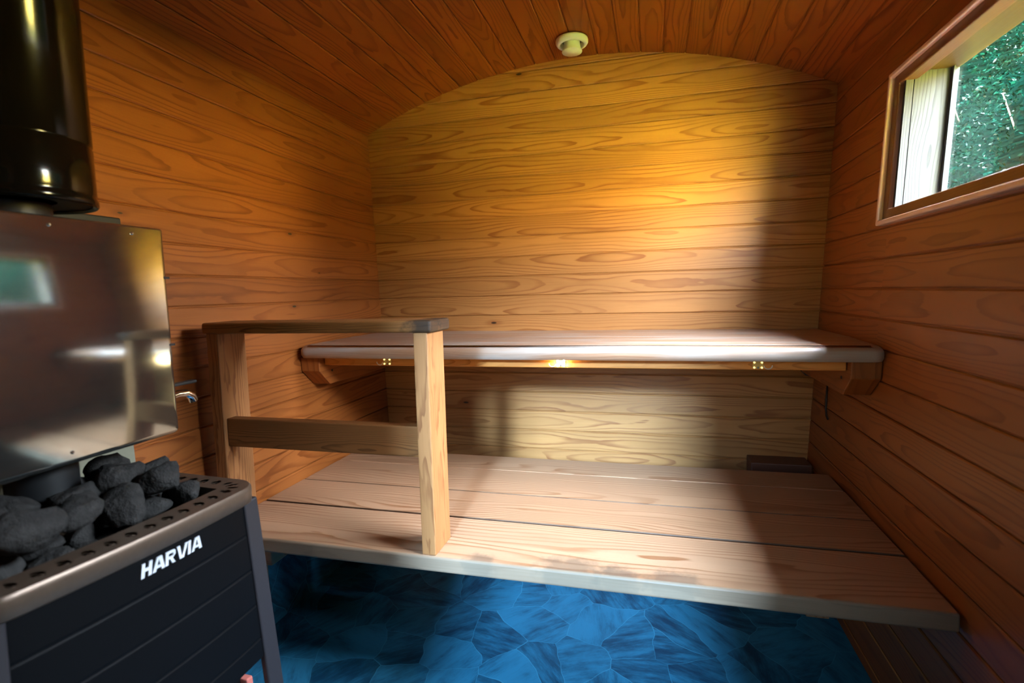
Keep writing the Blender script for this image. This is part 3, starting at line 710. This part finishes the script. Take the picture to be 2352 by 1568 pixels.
# ------------------------------------------------------------------ stones heaped on the stove
rnd = random.Random(7)
FX, FY = 1.95, -18.6                # flue axis
st_ = []
for i in range(64):
    st_.append([rnd.uniform(1.5, 4.3), rnd.uniform(-20.8, -16.7), rnd.uniform(-4.2, -2.6), rnd.uniform(.33, .54)])
for it in range(400):
    for s_ in st_:
        s_[2] -= .012
    for i in range(len(st_)):
        a = st_[i]
        for j in range(i):
            c_ = st_[j]; d = [a[q] - c_[q] for q in range(3)]; L = math.sqrt(sum(x * x for x in d)) + 1e-6; ov = (a[3] + c_[3]) * .93 - L
            if ov > 0:
                for q in range(3): a[q] += d[q] / L * ov * .5; c_[q] -= d[q] / L * ov * .5
        dx, dy = a[0] - FX, a[1] - FY; L = math.hypot(dx, dy) + 1e-6
        if L < .72 + a[3]: f_ = (.72 + a[3]) / L; a[0] = FX + dx * f_; a[1] = FY + dy * f_
        r_ = a[3] * .95
        a[0] = min(max(a[0], 1.42 + r_), 4.42 - r_); a[1] = min(max(a[1], -20.8 + r_), -16.72 + r_ * -1)
        a[2] = min(max(a[2], -4.05 + r_), -1.75)
for i, (x, y, k, r) in enumerate(st_):
    bm = bmesh.new(); bmesh.ops.create_icosphere(bm, subdivisions=3, radius=1.0)
    off = Vector((i * 3.7, i * 1.3, 0)); sc_ = Vector((rnd.uniform(.9, 1.25), rnd.uniform(.8, 1.1), rnd.uniform(.65, .9)))
    rot = Matrix.Rotation(rnd.uniform(0, 6.28), 3, 'Z') @ Matrix.Rotation(rnd.uniform(-.6, .6), 3, 'X')
    for v in bm.verts:
        n0 = v.co.normalized(); h = 1 + .30 * mnoise.noise(n0 * 1.3 + off)
        # broken facets
        for f_ in range(9):
            rr = random.Random(i * 31 + f_); fn_ = Vector((rr.uniform(-1, 1), rr.uniform(-1, 1), rr.uniform(-1, 1))).normalized(); lim = rr.uniform(.55, .78)
            dd = n0.dot(fn_) * h
            if dd > lim: h *= (lim + (dd - lim) * .05) / dd
        h *= 1 + .05 * mnoise.noise(n0 * 5 + off) + .03 * mnoise.noise(n0 * 11 + off)
        c_ = n0 * h; v.co = rot @ Vector((c_.x * sc_.x, c_.y * sc_.y, c_.z * sc_.z)) * (r * U)
    me = bpy.data.meshes.new('sauna_stone'); bm.to_mesh(me); bm.free()
    for p in me.polygons: p.use_smooth = True
    brown = i in (9, 22, 37)
    me.materials.append(M_STONE2 if brown else M_STONE)
    o = bpy.data.objects.new('sauna_stone', me); C.objects.link(o); o.location = P(x, y, k)
    tag(o, 'brownish rough stone among the dark stones on the black stove' if brown else 'rough dark grey stone in the heap on top of the black stove', 'stone', 'brown stones on the stove' if brown else 'dark stones heaped on the stove')

# ------------------------------------------------------------------ water tank round the flue
tk = thing('water_tank', 'stainless steel water tank above the stove stones with a tap on its far side', 'water tank', P(1.9, -18.6, -1.0))
TX0, TX1, TY0, TY1, TK0, TK1 = .55, 3.3, -20.9, -16.35, -1.0, 3.9
tb = MB()
def tank_row(k, ins):
    o = []; rc = .16
    x0, x1, y0, y1 = TX0 + ins, TX1 - ins, TY0 + ins, TY1 - ins
    for (cx_, cy_, a0) in ((x1 - rc, y1 - rc, 0), (x0 + rc, y1 - rc, 90), (x0 + rc, y0 + rc, 180), (x1 - rc, y0 + rc, 270)):
        for q in range(6):
            a = math.radians(a0 + 18 * q); o.append(P(cx_ + rc * math.cos(a), cy_ + rc * math.sin(a), k))
    return o
rows = [tank_row(TK0, .12), tank_row(TK0 + .015, .05), tank_row(TK0 + .06, .012), tank_row(TK0 + .12, 0), tank_row(TK1 - .05, 0), tank_row(TK1 - .015, .01), tank_row(TK1, .05)]
tb.grid(rows, close_u=True, smooth=True); tb.quad(rows[0][::-1]); tb.quad(rows[-1])
body_t = link('tank_body', tb, M_STEEL, tk)
def rivet(c0, d, r=.0035):
    s_ = MB(); s_.tube([c0, c0 + d * .002, c0 + d * .004], [r, r * .9, r * .4], 10); link('rivet', s_, M_SCREW, tk)
for y in (-17.2, -18.9, -20.4): rivet(P(TX1 - .01, y, TK1 - .18), Vector((1, 0, 0)))
for y in (-18.9, -20.4): rivet(P(TX1 - .01, y, TK0 + .25), Vector((1, 0, 0)))
rivet(P(TX1 - .01, -20.3, 1.0), Vector((1, 0, 0)))
for k in (2.75, 1.15):
    s_ = MB(); s_.box((TX1 - .13, TY1 - .14, k - .02), (TX1 + .004, TY1 + .012, k + .03)); link('seam_clip', s_, M_LEG, tk)
s_ = MB(); s_.box((.26, -17.2, 3.3), (.56, -15.15, 4.47)); link('wall_bracket', s_, M_BLACKP, tk, 0.004, 3)
# tap on the far end
tp = MB(); c0 = P(2.0, TY1, -.42)
tp.tube([c0 + Vector((0, -.004, 0)), c0 + Vector((0, .05, 0))], .011, 16)
tp.tube([P(2, TY1 + .5, -.45), P(2, TY1 + .5, -.2)], .009, 14)
tpo = link('tap', tp, M_CHROME, tk)
sp_ = MB(); pts = [P(2.0, TY1 + .45, -.44), P(2.0, TY1 + .8, -.36), P(2.0, TY1 + 1.15, -.31), P(2.0, TY1 + 1.42, -.34), P(2.0, TY1 + 1.6, -.46), P(2.0, TY1 + 1.66, -.60)]
sp_.tube(pts, [.010, .0095, .0095, .010, .0105, .0105], 16, caps=False); link('spout', sp_, M_CHROME, tpo)
hd = MB(); hd.box((1.9, TY1 + .35, -.10), (2.1, TY1 + 1.75, -.01)); link('tap_handle', hd, M_BLACKP, tpo, 0.003)
# ------------------------------------------------------------------ flue
fl = thing('flue_pipe', 'thick glossy black flue pipe rising from the water tank to the ceiling', 'pipe', P(FX, FY, TK1))
CP = P(FX + .05, FY, 4.22); R1 = 1.36 * U
pp = MB(); pp.lathe(CP, [(R1 * .93, .004), (R1 * .99, .0), (R1 + .002, .004), (R1 + .002, .012), (R1 - .001, .018), (R1, .022), (R1, .105), (R1 - .0015, .107), (R1 - .0015, .112), (R1, .114), (R1, .9)], 64)
link('outer_pipe', pp, M_PIPE, fl)
pp = MB(); pp.lathe(CP, [(R1 * .5, .008), (R1 * .95, .006)], 64); link('pipe_underside', pp, M_BLACKP, fl)
pp = MB(); pp.lathe(P(FX, FY, TK1), [(.62 * U, .0), (.62 * U, .35 * U)], 32); link('inner_pipe', pp, M_LEG, fl)
pp = MB(); pp.lathe(P(FX, FY, TK0), [(.62 * U, -.02 * U), (.62 * U, -2.8 * U)], 32); link('flue_collar', pp, M_BLACKP, sv)
# ------------------------------------------------------------------ heat shield
hs = MB(); hs.hexa([P(xl(k) + d, y, k) for k in (KF, 2.2) for y in (-22.2, -15.05) for d in (.02, .10)], 'y'); tag(link('heat_shield', hs, M_SHIELD, None, 0.002), 'grey green heat shield board on the left wall behind the stove', 'heat shield')

# ------------------------------------------------------------------ outside: ground and bushes
mb = MB(); g = [P(-150, -200, KF - 5), P(250, -200, KF - 5), P(250, 200, KF - 5), P(-150, 200, KF - 5)]; mb.quad(g, [(p.x, p.y) for p in g])
struct(link('ground', mb, M_BOUNCE_GROUND))
def bush(x, y, rx, ry, k1, n, seed, mat, label, leaf=.030, inner=None, group='leafy bushes outside the window'):
    r = random.Random(seed); k0 = KF - 5
    t = thing('bush', label, 'bush', P(x, y, k0), group)
    f = MB(); H = (k1 - k0)
    for i in range(n):
        a = r.uniform(0, 6.283); b_ = r.uniform(-1, 1); s_ = r.uniform(.55, 1.0) ** .5
        q = math.sqrt(1 - b_ * b_); lump = 1 + .22 * math.sin(a * 5 + seed) * math.cos(b_ * 6 + seed)
        c_ = P(x + rx * q * math.cos(a) * s_ * lump, y + ry * q * math.sin(a) * s_ * lump, k0 + H * (.52 + .48 * b_ * s_))
        d = Vector((r.uniform(-1, 1), r.uniform(-1, 1), r.uniform(-.9, .5))).normalized(); e = d.cross(Vector((r.uniform(-1, 1), r.uniform(-1, 1), r.uniform(-1, 1)))).normalized()
        L = leaf * r.uniform(.6, 1.3); w_ = L * .22
        f.quad([c_, c_ + d * L * .5 + e * w_, c_ + d * L, c_ + d * L * .5 - e * w_], [(i + .5, .1), (i + .5, .2), (i + .5, .3), (i + .5, .4)])
    link('foliage', f, mat, t)
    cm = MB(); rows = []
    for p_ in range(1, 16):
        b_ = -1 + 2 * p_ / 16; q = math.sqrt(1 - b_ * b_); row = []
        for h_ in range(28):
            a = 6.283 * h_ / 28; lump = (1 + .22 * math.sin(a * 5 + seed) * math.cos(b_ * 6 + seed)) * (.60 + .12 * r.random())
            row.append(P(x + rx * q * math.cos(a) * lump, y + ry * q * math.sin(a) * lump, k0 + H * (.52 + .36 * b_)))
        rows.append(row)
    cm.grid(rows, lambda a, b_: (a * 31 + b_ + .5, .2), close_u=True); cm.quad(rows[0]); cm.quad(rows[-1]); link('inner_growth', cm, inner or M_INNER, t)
    tr = MB()
    for i in range(14):
        a = r.uniform(0, 6.283); el = r.uniform(.3, .95); tip = P(x + rx * .9 * math.cos(a) * math.sqrt(1 - el * el), y + ry * .9 * math.sin(a) * math.sqrt(1 - el * el), k0 + H * el)
        b0 = P(x, y, k0 + H * .12 * (i % 4)); mid = b0.lerp(tip, .5) + Vector((r.uniform(-.1, .1), r.uniform(-.1, .1), r.uniform(0, .15)))
        tr.tube([b0, b0.lerp(mid, .5), mid, mid.lerp(tip, .5) + Vector((0, 0, .03)), tip], [.014, .011, .008, .005, .002], 6)
    tr.tube([P(x, y, k0 - .5), P(x, y, k0 + H * .5)], [.05, .02], 8)
    link('stem', tr, M_BARK, t)
bush(33.5, 2.5, 6.5, 10, 18, 42000, 3, M_LEAF2, 'feathery blue green bush seen close through the window', .016)
bush(48, 29, 16, 15, 42, 24000, 5, M_LEAF, 'tall dark green bush filling the top of the window view', .035)
bush(66, 8, 12, 13.5, 36, 24000, 9, M_LEAF, 'mid green bush at the right edge of the window view', .035)

bush(60, -18, 8, 9, 32, 8000, 31, M_LEAF2, 'dark blue green bush standing straight out from the window', .05)
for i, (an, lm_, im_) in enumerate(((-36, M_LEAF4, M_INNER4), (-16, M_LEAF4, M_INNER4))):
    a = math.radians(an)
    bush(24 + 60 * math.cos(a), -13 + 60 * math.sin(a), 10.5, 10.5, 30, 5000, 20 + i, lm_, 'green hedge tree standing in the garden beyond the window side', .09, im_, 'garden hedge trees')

for i, (bx, by, rx, kt) in enumerate(((-6.5, -74, 13, 75), (36.5, -74, 13, 75), (14, -92, 14, 8))):  # added screen trees block low sky, leaving a gap for the sun beam
    bush(bx, by, rx, 8, kt, 8000, 40 + i, M_LEAF, 'tall dark tree added out of view to block sky light from the door' if kt > 20 else 'low dark hedge added out of view to close the sky gap before the door', .09, M_INNER, 'added trees screening the door')
